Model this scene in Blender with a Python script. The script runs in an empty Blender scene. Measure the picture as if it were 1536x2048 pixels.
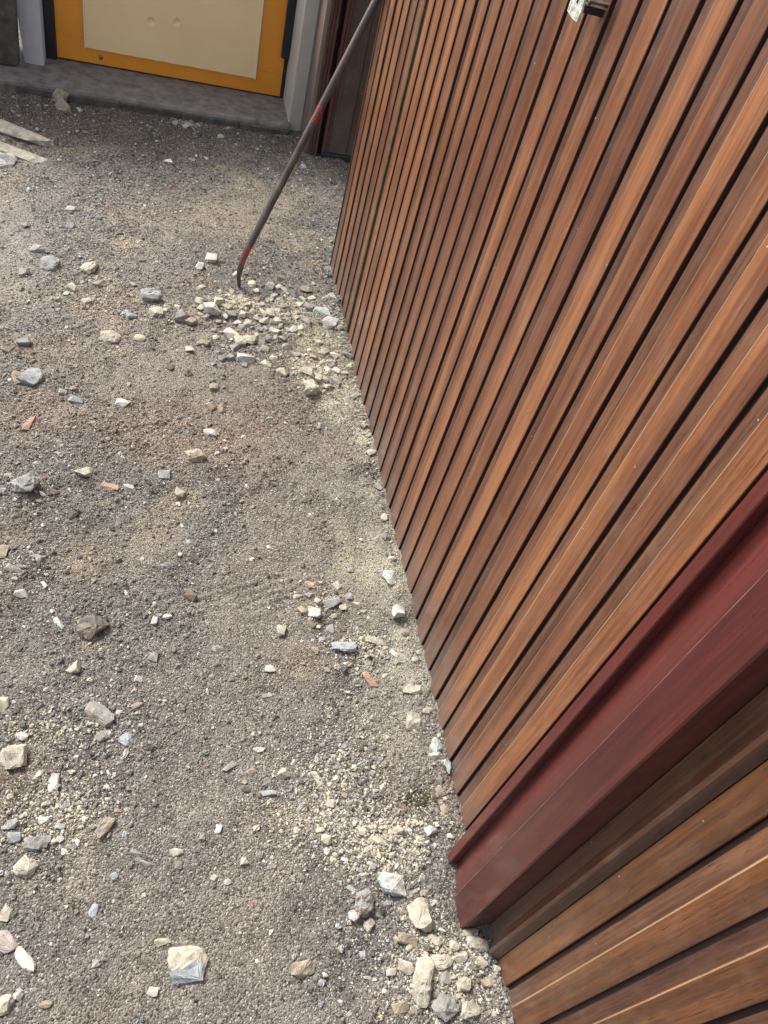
import bpy, bmesh, math, random
import numpy as np
from mathutils import Vector, Matrix, noise

# ------------------------------------------------------------------ camera
S = bpy.context.scene
H = 1.35
R0 = Vector((0.95702302, -0.17485419, 0.23137187))      # right
R1 = Vector((0.02313908, -0.74922013, -0.66191674))     # down
R2 = Vector((0.28908738, 0.6388233, -0.71297495))       # forward
FPX = 1550.0
cd = bpy.data.cameras.new('camera')
cam = bpy.data.objects.new('camera', cd)
S.collection.objects.link(cam)
cd.sensor_fit = 'VERTICAL'; cd.sensor_height = 36.0; cd.sensor_width = 27.0
cd.lens = FPX / 2048 * 36
cd.clip_start = 0.02; cd.clip_end = 500
m = Matrix.Identity(4)
for i, v in enumerate((R0, -R1, -R2)):
    for j in range(3): m[j][i] = v[j]
m[2][3] = H
cam.matrix_world = m
S.camera = cam

# ------------------------------------------------------------------ light
SUN_DIR = Vector((-0.44, 0.54, 0.70)).normalized()      # towards the sun
w = bpy.data.worlds.new('World'); S.world = w; w.use_nodes = True
nt = w.node_tree; nt.nodes.clear()
sky = nt.nodes.new('ShaderNodeTexSky'); sky.sky_type = 'NISHITA'; sky.sun_disc = False
sky.sun_elevation = math.asin(SUN_DIR.z)
sky.sun_rotation = math.atan2(SUN_DIR.x, SUN_DIR.y)
sky.air_density = 1.0; sky.dust_density = 4.0; sky.ozone_density = 1.0
bg = nt.nodes.new('ShaderNodeBackground'); bg.inputs[1].default_value = 0.115
hs = nt.nodes.new('ShaderNodeHueSaturation'); hs.inputs['Saturation'].default_value = 0.45
wo = nt.nodes.new('ShaderNodeOutputWorld')
nt.links.new(sky.outputs[0], hs.inputs['Color']); nt.links.new(hs.outputs[0], bg.inputs[0]); nt.links.new(bg.outputs[0], wo.inputs[0])
sd = bpy.data.lights.new('sun', 'SUN'); sd.energy = 2.0; sd.angle = math.radians(16); sd.color = (1.0, 0.96, 0.9)
so = bpy.data.objects.new('sun', sd); S.collection.objects.link(so)
so.rotation_euler = (-SUN_DIR).to_track_quat('-Z', 'Y').to_euler()
S.view_settings.view_transform = 'Standard'; S.view_settings.look = 'None'
S.view_settings.gamma = 1.0; S.view_settings.exposure = 1.10
try: S.view_settings.use_curve_mapping = False
except Exception: pass

# ------------------------------------------------------------------ helpers
C = S.collection
rnd = random.Random(7)

def ray(u, v):
    return (R0 * (u - 768) + R1 * (v - 1024) + R2 * FPX)
def at(u, v, z=0.0):
    r = ray(u, v); t = (z - H) / r.z
    return Vector((r.x * t, r.y * t, z)), t * FPX

def mesh(name, verts, faces, mats, parent=None, mi=None, smooth=False, loc=None):
    me = bpy.data.meshes.new(name); me.from_pydata(verts, [], faces)
    for m_ in (mats if isinstance(mats, (list, tuple)) else [mats]): me.materials.append(m_)
    if mi: me.polygons.foreach_set('material_index', mi)
    if smooth: me.polygons.foreach_set('use_smooth', [True] * len(me.polygons))
    me.update()
    o = bpy.data.objects.new(name, me); C.objects.link(o)
    if parent: o.parent = parent
    if loc is not None: o.location = loc
    return o

def from_bm(name, bm, mats, parent=None, smooth=False, loc=None):
    me = bpy.data.meshes.new(name)
    bmesh.ops.recalc_face_normals(bm, faces=bm.faces)
    bm.to_mesh(me); bm.free()
    for m_ in (mats if isinstance(mats, (list, tuple)) else [mats]): me.materials.append(m_)
    if smooth: me.polygons.foreach_set('use_smooth', [True] * len(me.polygons))
    o = bpy.data.objects.new(name, me); C.objects.link(o)
    if parent: o.parent = parent
    if loc is not None: o.location = loc
    return o

def tag(o, label, cat, group=None):
    o['label'] = label; o['category'] = cat
    if group: o['group'] = group
    if 'kind' not in o: o['kind'] = 'thing'
    return o

def thing(name, loc, label, cat, group=None):
    o = bpy.data.objects.new(name, None); C.objects.link(o); o.location = loc
    o.empty_display_size = 0.05
    return tag(o, label, cat, group)

def box_bm(x0, x1, y0, y1, z0, z1, bev=0.0, seg=1, wob=0.0, cuts=0):
    bm = bmesh.new()
    bmesh.ops.create_cube(bm, size=1.0)
    for v in bm.verts:
        v.co = Vector((x0 + (v.co.x + .5) * (x1 - x0), y0 + (v.co.y + .5) * (y1 - y0), z0 + (v.co.z + .5) * (z1 - z0)))
    if bev: bmesh.ops.bevel(bm, geom=bm.edges[:], offset=bev, segments=seg, affect='EDGES', profile=.5)
    if cuts: bmesh.ops.subdivide_edges(bm, edges=bm.edges[:], cuts=cuts, use_grid_fill=True)
    if wob:
        for v in bm.verts:
            n = noise.noise_vector(v.co * 22.0); v.co += n * wob
    return bm

def box(name, x0, x1, y0, y1, z0, z1, mat, parent=None, bev=0.0, **k):
    off = parent.location if parent else Vector((0, 0, 0))
    bm = box_bm(x0, x1, y0, y1, z0, z1, bev, **k)
    for v in bm.verts: v.co -= off
    return from_bm(name, bm, mat, parent)

def extrude_profile(name, prof, z0, z1, mats, parent=None, mi=None, nz=1, zj=0.0):
    """prof: closed list of (x, y); extruded along z"""
    off = parent.location if parent else Vector((0, 0, 0))
    n = len(prof); vs = []; fs = []; ms = []
    for k in range(nz + 1):
        z = z0 + (z1 - z0) * k / nz
        for (x, y) in prof: vs.append((x - off.x, y - off.y, z - off.z + (zj if k == 0 else 0)))
    for k in range(nz):
        for i in range(n):
            j = (i + 1) % n
            fs.append((k * n + i, k * n + j, (k + 1) * n + j, (k + 1) * n + i)); ms.append(mi[i] if mi else 0)
    fs.append(tuple(range(n))[::-1]); ms.append(0)
    fs.append(tuple(nz * n + i for i in range(n))); ms.append(0)
    return mesh(name, vs, fs, mats, parent, ms)

# ------------------------------------------------------------------ materials
class NB:
    def __init__(self, name):
        self.m = bpy.data.materials.new(name); self.m.use_nodes = True
        self.t = self.m.node_tree; self.t.nodes.clear()
        self.o = self.n('ShaderNodeOutputMaterial'); self.p = self.n('ShaderNodeBsdfPrincipled')
        self.l(self.p.outputs[0], self.o.inputs[0])
    def n(self, t): return self.t.nodes.new(t)
    def l(self, a, b): self.t.links.new(a, b)
    def coord(self, kind='Object', scale=(1, 1, 1), off=None):
        if kind == 'World': s = self.n('ShaderNodeNewGeometry').outputs['Position']
        else: s = self.n('ShaderNodeTexCoord').outputs[kind]
        if off is not None:
            a = self.n('ShaderNodeVectorMath'); a.operation = 'ADD'; self.l(s, a.inputs[0]); self.l(off, a.inputs[1]); s = a.outputs[0]
        mp = self.n('ShaderNodeMapping'); mp.inputs['Scale'].default_value = scale; self.l(s, mp.inputs['Vector'])
        return mp.outputs[0]
    def noise(self, vec, scale=1, det=4, rough=.55, dist=0):
        x = self.n('ShaderNodeTexNoise'); x.inputs['Scale'].default_value = scale; x.inputs['Detail'].default_value = det
        x.inputs['Roughness'].default_value = rough; x.inputs['Distortion'].default_value = dist
        self.l(vec, x.inputs['Vector']); return x.outputs['Fac']
    def ramp(self, f, stops):
        r = self.n('ShaderNodeValToRGB'); e = r.color_ramp.elements
        e[0].position = stops[0][0]; e[0].color = (*stops[0][1], 1)
        e[1].position = stops[-1][0]; e[1].color = (*stops[-1][1], 1)
        for p, c in stops[1:-1]:
            q = e.new(p); q.color = (*c, 1)
        self.l(f, r.inputs[0]); return r.outputs[0]
    def mask(self, f, a, b):
        r = self.n('ShaderNodeMapRange'); r.inputs[1].default_value = a; r.inputs[2].default_value = b
        self.l(f, r.inputs[0]); return r.outputs[0]
    def mix(self, f, a, b, mode='MIX'):
        x = self.n('ShaderNodeMix'); x.data_type = 'RGBA'; x.blend_type = mode
        if isinstance(f, (int, float)): x.inputs[0].default_value = f
        else: self.l(f, x.inputs[0])
        for v, s in ((a, x.inputs[6]), (b, x.inputs[7])):
            if isinstance(v, tuple): s.default_value = (*v, 1)
            else: self.l(v, s)
        return x.outputs[2]
    def math(self, op, a, b=None):
        x = self.n('ShaderNodeMath'); x.operation = op
        for v, s in ((a, x.inputs[0]), (b, x.inputs[1])):
            if v is None: continue
            if isinstance(v, (int, float)): s.default_value = v
            else: self.l(v, s)
        return x.outputs[0]
    def bump(self, h, dist=.001, st=1.0):
        b = self.n('ShaderNodeBump'); b.inputs['Distance'].default_value = dist; b.inputs['Strength'].default_value = st
        self.l(h, b.inputs['Height']); self.l(b.outputs[0], self.p.inputs['Normal'])
    def fin(self, col, rough=.8, coat=0, crough=.2, spec=.5, metal=0):
        if isinstance(col, tuple): self.p.inputs['Base Color'].default_value = (*col, 1)
        else: self.l(col, self.p.inputs['Base Color'])
        if isinstance(rough, (int, float)): self.p.inputs['Roughness'].default_value = rough
        else: self.l(rough, self.p.inputs['Roughness'])
        self.p.inputs['Coat Weight'].default_value = coat; self.p.inputs['Coat Roughness'].default_value = crough
        self.p.inputs['Specular IOR Level'].default_value = spec; self.p.inputs['Metallic'].default_value = metal
        return self.m

def wood(name, light, mid, dark, var=.12, patch=1.0, dust_haze=(.15, .125, .11), rough=.42, coat=.6, crough=.2, grain=1.0, dusty=1.0, reach=.2):
    b = NB(name)
    oi = b.n('ShaderNodeObjectInfo')
    cx = b.n('ShaderNodeCombineXYZ'); r1 = b.math('MULTIPLY', oi.outputs['Random'], 37.0)
    for i in range(3): b.l(r1, cx.inputs[i])
    off = cx.outputs[0]
    big = b.noise(b.coord('Object', (26, 26, 1.1), off), 1, 3, .5, .3)
    fib = b.noise(b.coord('Object', (210, 210, 6), off), 1, 5, .72, .25)
    pore = b.noise(b.coord('Object', (520, 520, 30), off), 1, 2, .6)
    mot = b.noise(b.coord('Object', (28, 28, 20), off), 1, 4, .6)
    t = b.math('ADD', b.math('MULTIPLY', big, .5), b.math('MULTIPLY', fib, .5))
    rr = b.math('MULTIPLY', b.math('SUBTRACT', oi.outputs['Random'], .5), var)
    t = b.math('ADD', t, rr)
    col = b.ramp(t, [(.36, dark), (.50, mid), (.62, light)])
    # pores
    pm = b.mask(pore, .60, .72)
    col = b.mix(b.math('MULTIPLY', pm, .8 * grain), col, tuple(c * .45 for c in dark))
    # faded, scuffed patches
    fade = b.mask(mot, .5, .78)
    col = b.mix(b.math('MULTIPLY', fade, .22 * patch), col, (.27, .19, .135))
    sc = b.noise(b.coord('World', (9, 70, 11)), 1, 5, .75, 1.2)
    sm = b.mask(sc, .69, .76)
    col = b.mix(b.math('MULTIPLY', sm, .55 * patch), col, (.42, .35, .29))
    vo = b.n('ShaderNodeTexVoronoi'); vo.inputs['Scale'].default_value = 26; b.l(b.coord('World', (1, 1, 1)), vo.inputs['Vector'])
    col = b.mix(b.mask(vo.outputs['Distance'], .035, .022), col, (.45, .42, .37))
    # dust on the board feet, the ground's hazy reflection painted in too
    g = b.n('ShaderNodeNewGeometry'); sx = b.n('ShaderNodeSeparateXYZ'); b.l(g.outputs['Position'], sx.inputs[0])
    dn = b.noise(b.coord('World', (5, 9, 7)), 1, 4, .6, .6)
    zz = b.math('ADD', b.mask(sx.outputs['Z'], reach, .0), b.math('MULTIPLY', b.math('SUBTRACT', dn, .5), 1.6))
    dm = b.mask(zz, .15, 1.0)
    col = b.mix(b.math('MULTIPLY', dm, .55 * dusty), col, dust_haze)
    rg = b.math('ADD', b.math('ADD', rough, b.math('MULTIPLY', b.math('SUBTRACT', mot, .5), .35)), b.math('MULTIPLY', dm, .25))
    b.bump(b.math('ADD', fib, b.math('MULTIPLY', pm, -.5)), .00025 * grain, .8)
    return b.fin(col, rg, coat, crough)

M = {}
M['board'] = wood('board_varnish', (.325, .134, .052), (.185, .067, .029), (.092, .032, .017))
M['orange'] = wood('board_varnish_orange', (.190, .074, .022), (.102, .037, .014), (.045, .016, .009), rough=.40, dusty=.3)
M['worn'] = wood('board_edge_highlight', (.42, .27, .155), (.33, .19, .10), (.17, .085, .045), dusty=.4)  # lighter board wood, the arris highlight put into the colour
M['tongue'] = wood('board_tongue_shade', (.22, .098, .048), (.118, .050, .028), (.05, .020, .013), rough=.5, coat=.3)  # darker board wood, shade of the recessed strip put into the colour
M['maroon'] = wood('maroon_paint', (.130, .026, .020), (.085, .016, .014), (.048, .010, .010), patch=.0, rough=.34, coat=.45, crough=.16, grain=.35, dusty=.25, reach=.12)
M['mahog'] = wood('dark_mahogany', (.10, .026, .016), (.062, .017, .012), (.035, .010, .008), rough=.5, coat=.2, dusty=.5)
M['brownpanel'] = wood('brown_panel', (.085, .045, .026), (.062, .032, .02), (.045, .022, .014), rough=.5, coat=.2)
M['taupe'] = wood('taupe_edge', (.20, .155, .125), (.15, .11, .09), (.10, .07, .055), rough=.6, coat=0)
def groove():  # near-black wood: shade inside the grooves put into the colour
    b = NB('groove_shade'); n = b.noise(b.coord('World', (60, 60, 8)), 1, 3)
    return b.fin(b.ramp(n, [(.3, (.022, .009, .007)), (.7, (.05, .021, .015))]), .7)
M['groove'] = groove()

def plain(name, c0, c1, scale=20, rough=.7, bump=.0005, coat=0, spec=.5, metal=0, det=5, lo=.35, hi=.65, kind='World'):
    b = NB(name); v = b.coord(kind, (scale,) * 3); n = b.noise(v, 1, det, .6)
    if bump: b.bump(b.noise(b.coord(kind, (scale * 6,) * 3), 1, 4, .7), bump, .8)
    return b.fin(b.ramp(n, [(lo, c0), (hi, c1)]), rough, coat, .25, spec, metal)
M['mhighlight'] = plain('maroon_edge_highlight', (.15, .065, .055), (.34, .21, .18), 40, .5)  # pale line on the post arris, a highlight painted as colour
M['yellow'] = plain('ochre_paint', (.84, .31, .024), (.88, .34, .030), 6, .38, .0002, .2)
M['cream'] = plain('cream_sheet', (.93, .68, .37), (.97, .73, .41), 5, .5, .0002)
M['whitestrip'] = plain('white_edge', (.80, .76, .64), (.88, .84, .72), 20, .45, 0)
M['black'] = plain('black_rubber', (.012, .013, .017), (.02, .021, .025), 30, .6, .0003)
M['blacks'] = plain('black_frame', (.010, .011, .018), (.016, .018, .028), 9, .5, .0002)
M['wallwhite'] = plain('white_wall_paint', (.50, .52, .55), (.58, .59, .60), 14, .8, .0006)
M['wallcream'] = plain('grey_cream_paint', (.46, .45, .40), (.54, .52, .46), 12, .75, .0006)
M['concrete'] = plain('dirty_concrete', (.12, .11, .097), (.29, .27, .24), 24, .9, .0015, det=8, lo=.3, hi=.72)
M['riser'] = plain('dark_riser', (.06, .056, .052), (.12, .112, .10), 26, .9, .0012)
M['slab'] = plain('weathered_slab', (.05, .046, .037), (.115, .105, .085), 24, .85, .0012)
M['brass'] = plain('grey_screw', (.16, .15, .11), (.24, .22, .17), 60, .5, 0, metal=.6)
M['strap'] = plain('olive_seal', (.035, .033, .018), (.085, .078, .040), 60, .7, .0004)
M['steel'] = plain('dark_steel', (.10, .095, .09), (.22, .2, .19), 60, .45, .0003, metal=.8)

def chipped():
    b = NB('chipped_white_metal'); v = b.coord('World', (190,) * 3); n = b.noise(v, 1, 6, .7)
    c = b.ramp(n, [(.38, (.22, .22, .20)), (.50, (.52, .54, .49)), (.64, (.70, .72, .66))])
    b.bump(n, .0012, 1); return b.fin(c, .5)
M['chipped'] = chipped()

def bar():
    b = NB('crowbar_paint')
    n = b.noise(b.coord('Object', (40, 40, 10)), 1, 5, .7); f = b.noise(b.coord('Object', (500, 500, 90)), 1, 3, .6)
    base = b.ramp(n, [(.3, (.045, .036, .035)), (.52, (.085, .07, .066)), (.7, (.15, .13, .115))])
    base = b.mix(b.mask(f, .55, .75), base, (.11, .095, .085))
    a = b.n('ShaderNodeAttribute'); a.attribute_name = 'red'
    rm = b.mask(b.math('ADD', a.outputs['Fac'], b.math('MULTIPLY', b.math('SUBTRACT', b.noise(b.coord('Object', (120, 120, 40)), 1, 5, .75), .5), 1.4)), .5, .62)
    col = b.mix(rm, base, (.33, .035, .038))
    b.bump(f, .0004, .8)
    return b.fin(col, .42, .15, .3)
M['bar'] = bar()

STONE = {
    'c': ((.36, .325, .25), (.60, .56, .46)), 'w': ((.38, .37, .335), (.66, .65, .61)), 'g': ((.19, .187, .178), (.38, .375, .355)),
    'b': ((.23, .25, .26), (.44, .465, .475)), 't': ((.24, .20, .145), (.44, .38, .29)), 'r': ((.34, .19, .14), (.47, .30, .235)),
    'd': ((.075, .068, .062), (.14, .13, .12)), 'm': ((.36, .42, .39), (.52, .58, .54)), 'p': ((.48, .40, .36), (.62, .55, .50)),
    'n': ((.13, .098, .072), (.22, .17, .125)),
}
def stone_mat(k):
    c0, c1 = STONE[k]; b = NB('stone_' + dict(c='cream', w='white', g='grey', b='blue_grey', t='tan', r='brick', d='dark', m='mint', p='pink', n='clod')[k])
    oi = b.n('ShaderNodeObjectInfo'); cx = b.n('ShaderNodeCombineXYZ')
    for i in range(3): b.l(b.math('MULTIPLY', oi.outputs['Random'], 9.0), cx.inputs[i])
    v = b.coord('Object', (70,) * 3, cx.outputs[0]); n = b.noise(v, 1, 6, .65, .3)
    fine = b.noise(b.coord('Object', (420,) * 3, cx.outputs[0]), 1, 4, .7)
    lay = b.noise(b.coord('Object', (60, 60, 420), cx.outputs[0]), 1, 3, .6)
    col = b.ramp(n, [(.3, c0), (.68, c1)])
    col = b.mix(b.math('MULTIPLY', b.mask(fine, .56, .8), .45), col, tuple(x * .45 for x in c0))
    dirt = b.noise(b.coord('Object', (30,) * 3, cx.outputs[0]), 1, 5, .7)
    col = b.mix(b.math('MULTIPLY', b.mask(dirt, .46, .64), .7), col, (.20, .175, .145))
    b.bump(b.math('ADD', b.math('ADD', fine, n), b.math('MULTIPLY', lay, .6)), .0012, .9)
    return b.fin(col, .9, spec=.25)
for k in STONE: M['s' + k] = stone_mat(k)

# ------------------------------------------------------------------ ground surface
rs = np.random.RandomState(11)
TAB = rs.rand(256, 256).astype(np.float64)
def vnoise(x, y):
    xi = np.floor(x).astype(np.int64); yi = np.floor(y).astype(np.int64)
    fx = x - xi; fy = y - yi; fx = fx * fx * (3 - 2 * fx); fy = fy * fy * (3 - 2 * fy)
    a = TAB[xi & 255, yi & 255]; b = TAB[(xi + 1) & 255, yi & 255]; c = TAB[xi & 255, (yi + 1) & 255]; d = TAB[(xi + 1) & 255, (yi + 1) & 255]
    return (a * (1 - fx) + b * fx) * (1 - fy) + (c * (1 - fx) + d * fx) * fy - .5
def fbm(x, y, f, octv=4, g=.5):
    s = 0; a = 1
    for i in range(octv):
        s = s + a * vnoise(x * f + 17.3 * i, y * f + 9.1 * i + 3.7); f *= 2.03; a *= g
    return s
def ell(x, y, cx, cy, rx, ry): return np.exp(-(((x - cx) / rx) ** 2 + ((y - cy) / ry) ** 2))

# piles, given as ground positions
def gp(u, v): p, _ = at(u, v); return p.x, p.y
PILES = []      # cx, cy, rx, ry, height, weight, kind
for (u, v, rx, ry, hh, wt, kd) in [
    (470, 615, .085, .055, .014, 3.6, 'c'), (590, 630, .085, .065, .008, 3.0, 'c'), (500, 700, .11, .045, .004, 1.8, 'g'),
    (625, 745, .06, .065, .010, 3.0, 'c'), (668, 640, .03, .07, .008, 2.6, 'g'), (640, 1205, .055, .07, .006, 1.9, 'g'),
    (730, 1290, .06, .05, .004, 2.0, 'c'), (690, 1480, .10, .10, .004, 1.5, 'g'), (790, 1690, .10, .06, .004, 2.0, 'c'),
    (870, 1930, .085, .09, .006, 1.6, 'c'), (45, 975, .05, .05, .008, 2.0, 'g'), (50, 1130, .06, .05, .008, 2.0, 'g'),
    (110, 1620, .09, .07, .004, 1.8, 'c'), (60, 1450, .08, .05, .002, 1.2, 'c'), (230, 1440, .08, .05, .004, 1.4, 'g'),
    (300, 610, .12, .06, .003, 1.6, 'g'), (150, 560, .16, .16, .0, 0.9, 'w'), (375, 245, .06, .03, .008, 1.8, 'c'),
    (240, 395, .16, .12, .002, 1.0, 'w'), (640, 1620, .13, .10, .003, 1.2, 'c'), (60, 360, .12, .12, .01, 1.3, 'w'),
    (60, 620, .09, .10, .0, .8, 'w'), (580, 265, .10, .04, .008, 1.6, 'c')]:
    x_, y_ = gp(u, v); PILES.append((x_, y_, rx, ry, hh, wt, kd))

def height(x, y, fine=True):
    h = .014 * fbm(x, y, 2.2, 3) + .010 * fbm(x, y, 9, 3) + .004 * fbm(x + 3, y, 24, 2)
    edge = np.clip((x - .40) / .14, 0, 1)
    for (cx, cy, rx, ry, hh, wt, kd) in PILES: h = h + hh * ell(x, y, cx, cy, rx * 1.15, ry * 1.15)
    h = h + .008 * ell(x, y, -.30, 3.12, .35, .10) + .010 * ell(x, y, .35, 3.12, .3, .09)
    # hollows
    for (u, v, r_, d_) in ((840, 1600, .035, .012), (182, 1255, .05, .010), (610, 1845, .03, .008), (220, 1700, .03, .006), (385, 1190, .02, .005)):
        a_, b_ = gp(u, v); h = h - d_ * ell(x, y, a_, b_, r_, r_)
    h = h * (1 - .45 * edge) + edge * (.004 + .016 * fbm(x, y, 13, 3))
    far = np.clip((np.abs(x) - 1.2) / 1.5, 0, 1); h = h * (1 - .3 * far)
    # rake marks
    for (u, v, r_) in ((170, 650, .07), (380, 1180, .06), (660, 520, .05), (560, 1180, .06)):
        a_, b_ = gp(u, v); h = h + .0015 * ell(x, y, a_, b_, r_ * 1.4, r_) * np.sin((y - .35 * x) * 250 + 9 * vnoise(x * 14, y * 14))
    if fine:
        ex = x * .82 + y * .30; ey = y - .30 * x
        h = h + (1 - .6 * packed(x, y)) * (.0036 * fbm(x, y, 42, 3, .6)) + (1 - .75 * packed(x, y)) * .0032 * fbm(ex, ey * 1.15, 150, 2, .8)
    return h - .004

def packed(x, y):
    m_ = np.clip((fbm(x + 11, y * .8 + 2, 3.4, 4) - .03) * 5, 0, 1)
    for (u, v, r_, q_) in ((560, 900, .13, .7), (500, 430, .22, .9), (790, 1480, .06, 1), (300, 1080, .13, .8), (600, 1330, .06, .8), (500, 1450, .10, .4), (700, 900, .06, .8), (120, 1120, .09, .6)):
        a_, b_ = gp(u, v); m_ = np.maximum(m_, q_ * ell(x, y, a_, b_, r_, r_ * .8))
    for (cx, cy, rx, ry, hh, wt, kd) in PILES: m_ = m_ * (1 - np.clip(.35 * wt * ell(x, y, cx, cy, rx, ry), 0, 1))
    return m_
def axis(segs):
    out = [segs[0][0]]
    for a, b, st in segs:
        n = max(1, int(round((b - a) / st))); out += list(a + (b - a) * (np.arange(n) + 1) / n)
    return np.array(out)
gx = axis([(-40, -6, 6), (-6, -1.6, .4), (-1.6, -.9, .03), (-.9, .58, .0034), (.58, .95, .007), (.95, 5, .5), (5, 40, 6)])
gy = axis([(-30, -3, 5), (-3, -.2, .2), (-.2, .08, .01), (.08, 2.1, .0033), (2.1, 3.36, .0055), (3.36, 4, .04), (4, 8, .5), (8, 40, 6)])
X, Y = np.meshgrid(gx, gy, indexing='ij')
Z = height(X, Y)

def lerp(a, b, t): return a + (b - a) * t[..., None]
def soil(x, y):
    base = np.array([.196, .185, .166]) + 0 * x[..., None]
    n1 = fbm(x, y, 2.6, 4) ; n2 = fbm(x + 5, y + 9, 5.5, 4); n3 = fbm(x + 2, y - 4, 30, 3)
    base = lerp(base, np.array([.26, .215, .175]), np.clip((n1 - .02) * 3.2, 0, 1) * .6)
    base = lerp(base, np.array([.37, .31, .23]), np.clip((n2 - .22) * 5, 0, 1) * .75)
    base = lerp(base, np.array([.28, .215, .17]), np.clip((-n2 - .25) * 5, 0, 1) * .5)
    base = lerp(base, np.array([.245, .222, .19]), packed(x, y) * .6)
    # pale dust left by the wall foot
    strip = np.clip((x - .39 - .05 * fbm(x, y, 6, 3)) / .09, 0, 1) * np.clip((y - .55) / .35, 0, 1) * np.clip((2.0 - y) / .3, 0, 1)
    base = lerp(base, np.array([.50, .47, .36]), strip * np.clip(.55 + 1.6 * fbm(x, y, 11, 3), .1, .9))
    a, b = gp(640, 700); base = lerp(base, np.array([.46, .42, .29]), np.clip(ell(x, y, a, b, .09, .15) * 1.1, 0, .8))
    a, b = gp(720, 1130); base = lerp(base, np.array([.36, .33, .23]), ell(x, y, a, b, .06, .16) * .6)
    a, b = gp(780, 1480); base = lerp(base, np.array([.33, .30, .24]), ell(x, y, a, b, .07, .06) * .7)
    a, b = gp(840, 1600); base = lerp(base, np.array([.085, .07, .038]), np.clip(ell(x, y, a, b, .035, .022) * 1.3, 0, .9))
    for (u, v, r_) in ((170, 1120, .05), (600, 1320, .05), (310, 1060, .05), (440, 430, .15), (560, 390, .12)):
        a, b = gp(u, v); base = lerp(base, np.array([.37, .29, .20]), ell(x, y, a, b, r_, r_) * .6)
    for (u, v, r_) in ((60, 820, .10), (480, 860, .12), (20, 1560, .07), (300, 860, .10)):
        a, b = gp(u, v); base = lerp(base, np.array([.31, .225, .17]), ell(x, y, a, b, r_, r_) * .55)
    base = base * (1 + .55 * np.clip((y - 1.2) / 1.0, 0, 1) * np.clip((2.9 - y) / .4, 0, 1) * np.clip((.35 - x) / .5, 0, 1))[..., None]   # paler over the far left stretch
    # brown earth by the step, with the far wall's shade painted in
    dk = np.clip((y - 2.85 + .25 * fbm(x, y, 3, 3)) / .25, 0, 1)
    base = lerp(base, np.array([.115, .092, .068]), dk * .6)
    return base * (1 + .35 * n3)[..., None]

def build_ground():
    nx, ny = len(gx), len(gy)
    co = np.stack([X, Y, Z], -1).reshape(-1, 3)
    idx = np.arange(nx * ny).reshape(nx, ny)
    q = np.stack([idx[:-1, :-1], idx[1:, :-1], idx[1:, 1:], idx[:-1, 1:]], -1).reshape(-1, 4)
    me = bpy.data.meshes.new('ground')
    me.vertices.add(len(co)); me.vertices.foreach_set('co', co.ravel())
    me.loops.add(q.size); me.loops.foreach_set('vertex_index', q.ravel().astype(np.int32))
    me.polygons.add(len(q)); me.polygons.foreach_set('loop_start', (np.arange(len(q)) * 4).astype(np.int32))
    me.polygons.foreach_set('use_smooth', np.ones(len(q), bool))
    me.update(calc_edges=True)
    ca = me.color_attributes.new('soil', 'FLOAT_COLOR', 'POINT')
    c = np.ones((len(co), 4)); c[:, :3] = soil(X, Y).reshape(-1, 3); ca.data.foreach_set('color', c.ravel().astype(np.float32))
    b = NB('gritty_soil')
    a = b.n('ShaderNodeAttribute'); a.attribute_name = 'soil'
    v = b.coord('World', (1, 1, 1))
    vo = b.n('ShaderNodeTexVoronoi'); vo.inputs['Scale'].default_value = 330; b.l(v, vo.inputs['Vector'])
    sp = b.n('ShaderNodeSeparateColor'); b.l(vo.outputs['Color'], sp.inputs[0])
    n = b.noise(v, 900, 3, .7)
    col = b.mix(b.mask(sp.outputs[0], .72, .9), a.outputs['Color'], (.40, .37, .31))
    col = b.mix(b.math('MULTIPLY', b.mask(sp.outputs[1], .6, .9), .7), col, (.06, .052, .045))
    col = b.mix(b.math('MULTIPLY', b.mask(n, .4, .75), .25), col, (.07, .06, .052))
    hh = b.math('ADD', b.math('MULTIPLY', vo.outputs['Distance'], -1.4), b.math('MULTIPLY', n, .8))
    b.bump(hh, .0022, 1.0)
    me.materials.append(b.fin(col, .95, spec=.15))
    o = bpy.data.objects.new('ground', me); C.objects.link(o); o['kind'] = 'structure'
    return o
build_ground()

# ------------------------------------------------------------------ slatted doors
XD = .5616; P = .0651; Y0 = .442
def board_profile(y0, w0=.575, xo=0.0):
    """plan of one board: wide face, shallow bevel to the far side, groove; near side is the dark groove wall"""
    x = XD + xo; p = P
    a = y0 + w0 * p
    pr = [(x + .0062, y0), (x + .0008, y0), (x, y0 + .0008), (x, a - .0010), (x + .0008, a + .0009),
          (x + .0050, a + .0030), (x + .0026, y0 + .895 * p), (x + .0064, y0 + .903 * p), (x + .0064, y0 + p - .0003), (x + .022, y0 + p - .0003), (x + .022, y0)]
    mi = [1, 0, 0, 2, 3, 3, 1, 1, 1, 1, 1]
    return pr, mi
def slats(parent, y0, n, z0, z1, mat, r, edge='worn'):  # edge: lighter wood that paints the arris highlight
    for k in range(n):
        pr, mi = board_profile(y0 + k * P, .575 + r.uniform(-.02, .02), r.uniform(-.0009, .0009))
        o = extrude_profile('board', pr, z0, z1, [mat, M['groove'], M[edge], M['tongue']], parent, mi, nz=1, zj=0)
        # plan is given from the outer side: make sure normals look out
        bm = bmesh.new(); bm.from_mesh(o.data); bmesh.ops.recalc_face_normals(bm, faces=bm.faces); bm.to_mesh(o.data); bm.free()

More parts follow.
